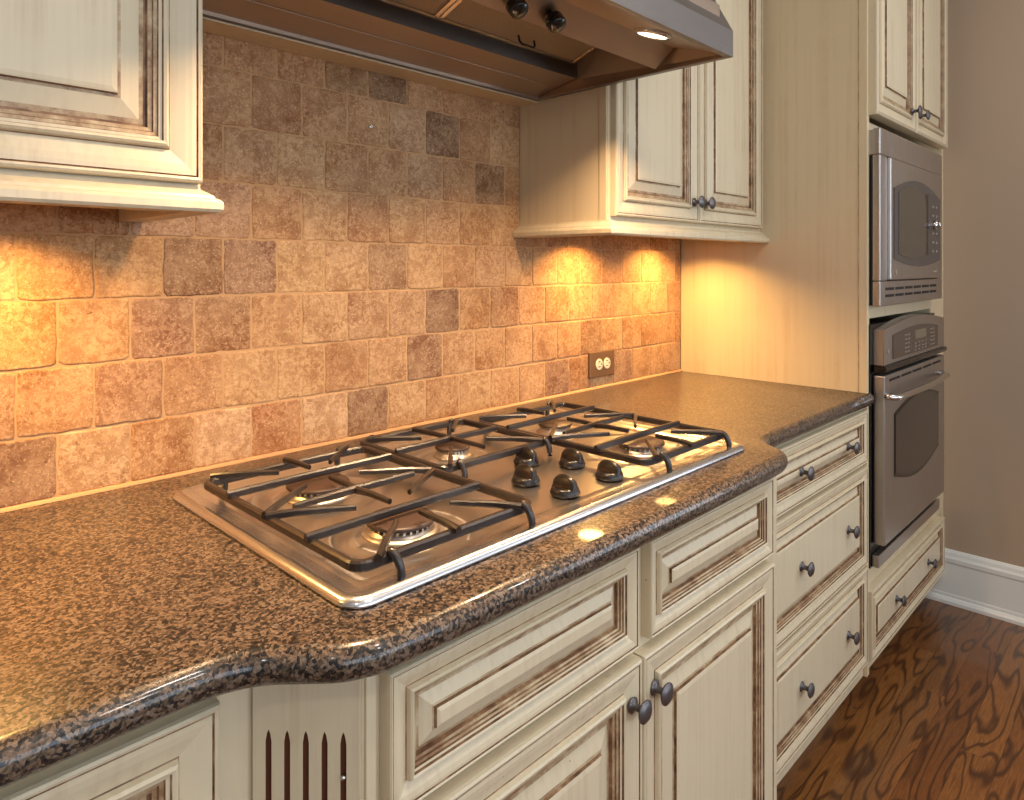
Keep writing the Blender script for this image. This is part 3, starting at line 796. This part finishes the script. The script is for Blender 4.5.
for bx, by, r in burn:
    z = hz(bx, by)-.0005; s = r/.046
    b = MB().lathe([(.052*s, 0), (.051*s, .002), (.047*s, .004), (.043*s, .006), (.042*s, .010)], (bx, by, z), 'z', 36)
    b = b.build('burner', 'burner_metal', ck)
    tm = MB(); tm.lathe([(.037*s, .009), (.037*s, .0145)], (bx, by, z), 'z', 36)
    nt = 30
    for k_ in range(nt):
        a = 2*PI*k_/nt; c0, s0 = math.cos(a), math.sin(a); w = .0017
        pts = []
        for rad in (.0365*s, .0425*s):
            for sg in (-1, 1):
                pts.append((bx+c0*rad-s0*w*sg, by+s0*rad+c0*w*sg))
        tm.prism([pts[0], pts[1], pts[3], pts[2]], z+.009, z+.0135, 'z')
    tm.build('burner_teeth', 'burner_metal', b)
    MB().lathe([(.020*s, .0145), (r, .0145), (r*1.005, .0165), (r*.99, .0185), (r*.93, .0198), (.0005, .0212)], (bx, by, z), 'z', 40).build('burner_cap', 'burner_cap', b)
    # igniter pin beside the burner head
    MB().lathe([(.003, 0), (.003, .013), (.0015, .016), (.0003, .0165)], (bx+.034*s+.012, by+.036*s, z-.002), 'z', 10).build('igniter', 'ivory', b)
# control knobs
def knob_mesh(x, y):
    m = MB()
    m.lathe([(.019, 0), (.0235, .003), (.0240, .006), (.0225, .009), (.0215, .0115), (.0195, .0135), (.0165, .0135), (.012, .0125), (.0005, .0120)], (x, y, hz(x, y)), 'z', 32)
    # grip blade running front to back, rounded in profile
    z0 = hz(x, y)+.010; n = 14; vs = []
    for i in range(n+1):
        a = PI*i/n; yy_ = -math.cos(a)*.0225; top_ = math.sin(a)**.55*.0225
        wid = .0034+.0024*math.sin(a)**.5
        for q, hh in ((-1.7, 0), (-1.1, .42), (-.85, .85), (0, 1), (.85, .85), (1.1, .42), (1.7, 0)):
            vs.append((x+q*wid, y+yy_, z0+top_*hh))
    fs = [[i*7+j, i*7+j+1, (i+1)*7+j+1, (i+1)*7+j] for i in range(n) for j in range(6)]
    m.add(vs, fs, 0, True)
    return m
for kx, ky in ((.908, -.402), (.826, -.477), (.957, -.468), (.828, -.560), (.944, -.560)):
    knob_mesh(kx, ky).build('control_knob', 'black_knob', ck)

# ------------------------------------------------------------------ cast-iron grates
GZ = .9575
def finger(parent, a, b, rise=.003, w=.0085, h=.011, post=True):
    ax, ay = a; bx, by = b; m = MB(); n = 6; pts = []; tp = []
    for i in range(n+1):
        u = i/n; pts.append((ax+(bx-ax)*u, ay+(by-ay)*u, GZ+rise*math.sin(min(1, u*2.2)*PI/2)-.0015*u)); tp.append(1.0-.30*u)
    m.bar(pts, w, h, tp); return m.build('finger', 'cast_iron', parent)
def foot(parent, x, y, dx, dy):
    m = MB(); n = 8; pts = []
    for i in range(n+1):
        a = PI/2*i/n
        pts.append((x+dx*math.sin(a), y+dy*math.sin(a), GZ-.004-(GZ-.0045-(RZ-.0005))*(1-math.cos(a))))
    m.tube(pts, [.0056-.0006*i/n for i in range(n+1)], 10); return m.build('foot', 'cast_iron', parent)
def rounded_loop(x0, x1, y0, y1, r, n=5):
    out = []
    for cx, cy, a0 in ((x1-r, y0+r, -PI/2), (x1-r, y1-r, 0), (x0+r, y1-r, PI/2), (x0+r, y0+r, PI)):
        for k_ in range(n+1): a = a0+PI/2*k_/n; out.append((cx+r*math.cos(a), cy+r*math.sin(a), GZ))
    return out
def frame_loop(parent, x0, x1, y0, y1, r=.016):
    L = rounded_loop(x0, x1, y0, y1, r); n = len(L); m = MB(); W, Hh, c = .0052, .0125, .0025
    prof = [(-W, -c), (-W+c, 0), (W-c, 0), (W, -c), (W, -Hh+c), (W-c, -Hh), (-W+c, -Hh), (-W, -Hh+c)]
    vs = []
    for i, p in enumerate(L):
        p = (p[0], p[1], GZ-.006)
        d = (Vector(L[(i+1) % n])-Vector(L[i-1])).normalized(); sd_ = d.cross(Vector((0, 0, 1)))
        for a, b in prof: q = Vector(p)+sd_*a; vs.append((q.x, q.y, q.z+b))
    m.add(vs, [[i*8+j, i*8+(j+1) % 8, ((i+1) % n)*8+(j+1) % 8, ((i+1) % n)*8+j] for i in range(n) for j in range(8)], 0, False)
    return m.build('frame', 'cast_iron', parent)
def duplex(x0, W, fx0, fx1, label, grp=None):
    y0 = -.190
    gt = thing('burner_grate', label, 'grate', (x0+W/2, -.395, RZ))
    X = lambda u: x0+u*W/.286
    Y = lambda v: y0+v
    frame_loop(gt, fx0, fx1, -.6015, -.180)
    for v in (-.090, -.312): 
        m = MB(); m.bar([(X(.002), Y(v), GZ+.001), (X(.143), Y(v), GZ+.0018), (X(.284), Y(v), GZ+.001)], .0085, .0115); m.build('cross_bar', 'cast_iron', gt)
    m = MB(); m.bar([(X(.045), Y(-.202), GZ), (X(.10), Y(-.200), GZ+.0012), (X(.143), Y(-.198), GZ+.0015), (X(.2), Y(-.198), GZ+.001), (X(.250), Y(-.198), GZ)], .009, .0115, [.75, .95, 1, .95, .75]); m.build('centre_bar', 'cast_iron', gt)
    finger(gt, (X(.145), Y(-.200)), (X(.145), Y(-.128))); finger(gt, (X(.145), Y(-.200)), (X(.145), Y(-.283)))
    for s_, e_ in (((.003, -.203), (.098, -.138)), ((.003, -.207), (.100, -.270)), ((.283, -.203), (.190, -.138)), ((.283, -.207), (.188, -.270)),
                   ((.022, .016), (.102, -.048)), ((.264, .016), (.188, -.055)), ((.147, .020), (.149, -.058)),
                   ((.030, -.421), (.107, -.350)), ((.262, -.421), (.200, -.345)), ((.148, -.423), (.150, -.343))):
        finger(gt, (X(s_[0]), Y(s_[1])), (X(e_[0]), Y(e_[1])))
    foot(gt, X(.050), Y(-.414), .006, -.016); foot(gt, X(.268), Y(-.414), .006, -.016)
    foot(gt, X(.044), Y(.009), 0, .008); foot(gt, X(.245), Y(.009), 0, .008)
    return gt
duplex(.413, .286, .4225, .7075, 'black cast-iron grate over the two left-hand burners')
duplex(.980, .284, .992, 1.272, 'black cast-iron grate over the two right-hand burners')
gm = thing('burner_grate', 'small black cast-iron grate over the single centre rear burner, between the two large grates', 'grate', (.842, -.275, RZ))
gx, gy = .720, -.152
frame_loop(gm, gx+.004, gx+.262, gy-.236, gy+.010)
m = MB(); m.bar([(gx, gy-.112, GZ+.001), (gx+.124, gy-.112, GZ+.002), (gx+.246, gy-.112, GZ+.001)], .0085, .0115); m.build('cross_bar', 'cast_iron', gm)
finger(gm, (gx+.124, gy), (gx+.125, gy-.205))
for s_, e_ in (((.010, -.006), (.085, -.076)), ((.236, -.006), (.165, -.072)), ((.010, -.246), (.080, -.168)), ((.238, -.244), (.168, -.165))):
    finger(gm, (gx+s_[0], gy+s_[1]), (gx+e_[0], gy+e_[1]))
foot(gm, gx+.034, gy-.238, .004, -.014); foot(gm, gx+.246, gy-.238, .004, -.014)
foot(gm, gx+.026, gy, 0, .010); foot(gm, gx+.226, gy, 0, .010)

# ------------------------------------------------------------------ lights
def area(name, loc, rot, sx, sy, e, col, spread=None):
    l = bpy.data.lights.new(name, 'AREA'); l.shape = 'RECTANGLE'; l.size = sx; l.size_y = sy; l.energy = e; l.color = col
    if spread: l.spread = spread
    o = bpy.data.objects.new(name, l); C.objects.link(o); o.location = loc; o.rotation_euler = rot; return o
def disc(name, loc, rot, d, e, col, spread=None):
    o = area(name, loc, rot, d, d, e, col, spread); o.data.shape = 'DISK'; return o
for i, (a, b) in enumerate(WX):
    area('window_daylight', ((a+b)/2, YF-.12, 1.6), (PI/2, 0, 0), b-a, 1.3, 44, (.78, .89, 1.0))  # light source for the added front windows
area('window_daylight', (RW+.12, (SY[0]+SY[1])/2, 1.6), (PI/2, 0, PI/2), SY[1]-SY[0], 1.3, 30, (.78, .89, 1.0))  # light source for the added side window
for x, y in ((-1.1, -2.0), (.8, -2.4), (2.3, -1.7), (.8, -1.5)):
    disc('ceiling_downlight', (x, y, ZC-.01), (0, 0, 0), .16, 8.5, (1, .95, .87))  # assumed ceiling lamps, unseen, added to light the room
for x, y in pk[:2]: disc('puck_lamp', (x, y, 1.3785), (0, 0, 0), .07, 4.0, (1, .56, .17), 2.4)
for x, y in pk[2:]: disc('puck_lamp', (x, y, 1.3785), (0, 0, 0), .07, 4.2, (1, .56, .17), 2.4)
for lx in (1.128, .56): disc('hood_lamp', (lx, -.525, 1.715), (0, 0, 0), .07, 9.5, (1, .66, .36), 2.25)

w = bpy.data.worlds.new('World'); bpy.context.scene.world = w; w.use_nodes = True
w.node_tree.nodes['Background'].inputs[0].default_value = (.75, .85, 1, 1); w.node_tree.nodes['Background'].inputs[1].default_value = .6

# ------------------------------------------------------------------ camera
cam = bpy.data.cameras.new('Camera'); co = bpy.data.objects.new('Camera', cam); C.objects.link(co)
co.location = (0, -1.2541, 1.279); co.rotation_euler = (PI/2, 0, math.radians(44.4-90))
cam.sensor_width = 36; cam.sensor_fit = 'HORIZONTAL'; cam.lens = 687.4/1024*36; cam.shift_y = -134/1024; cam.clip_start = .02
s = bpy.context.scene; s.camera = co
s.view_settings.view_transform = 'Standard'; s.view_settings.look = 'None'; s.view_settings.gamma = 1
s.view_settings.use_curve_mapping = False; s.view_settings.exposure = -0.16
s.cycles.use_denoising = True; s.cycles.max_bounces = 8; s.cycles.diffuse_bounces = 4; s.cycles.glossy_bounces = 4
s.cycles.sample_clamp_indirect = 4; s.cycles.caustics_reflective = False; s.cycles.caustics_refractive = False
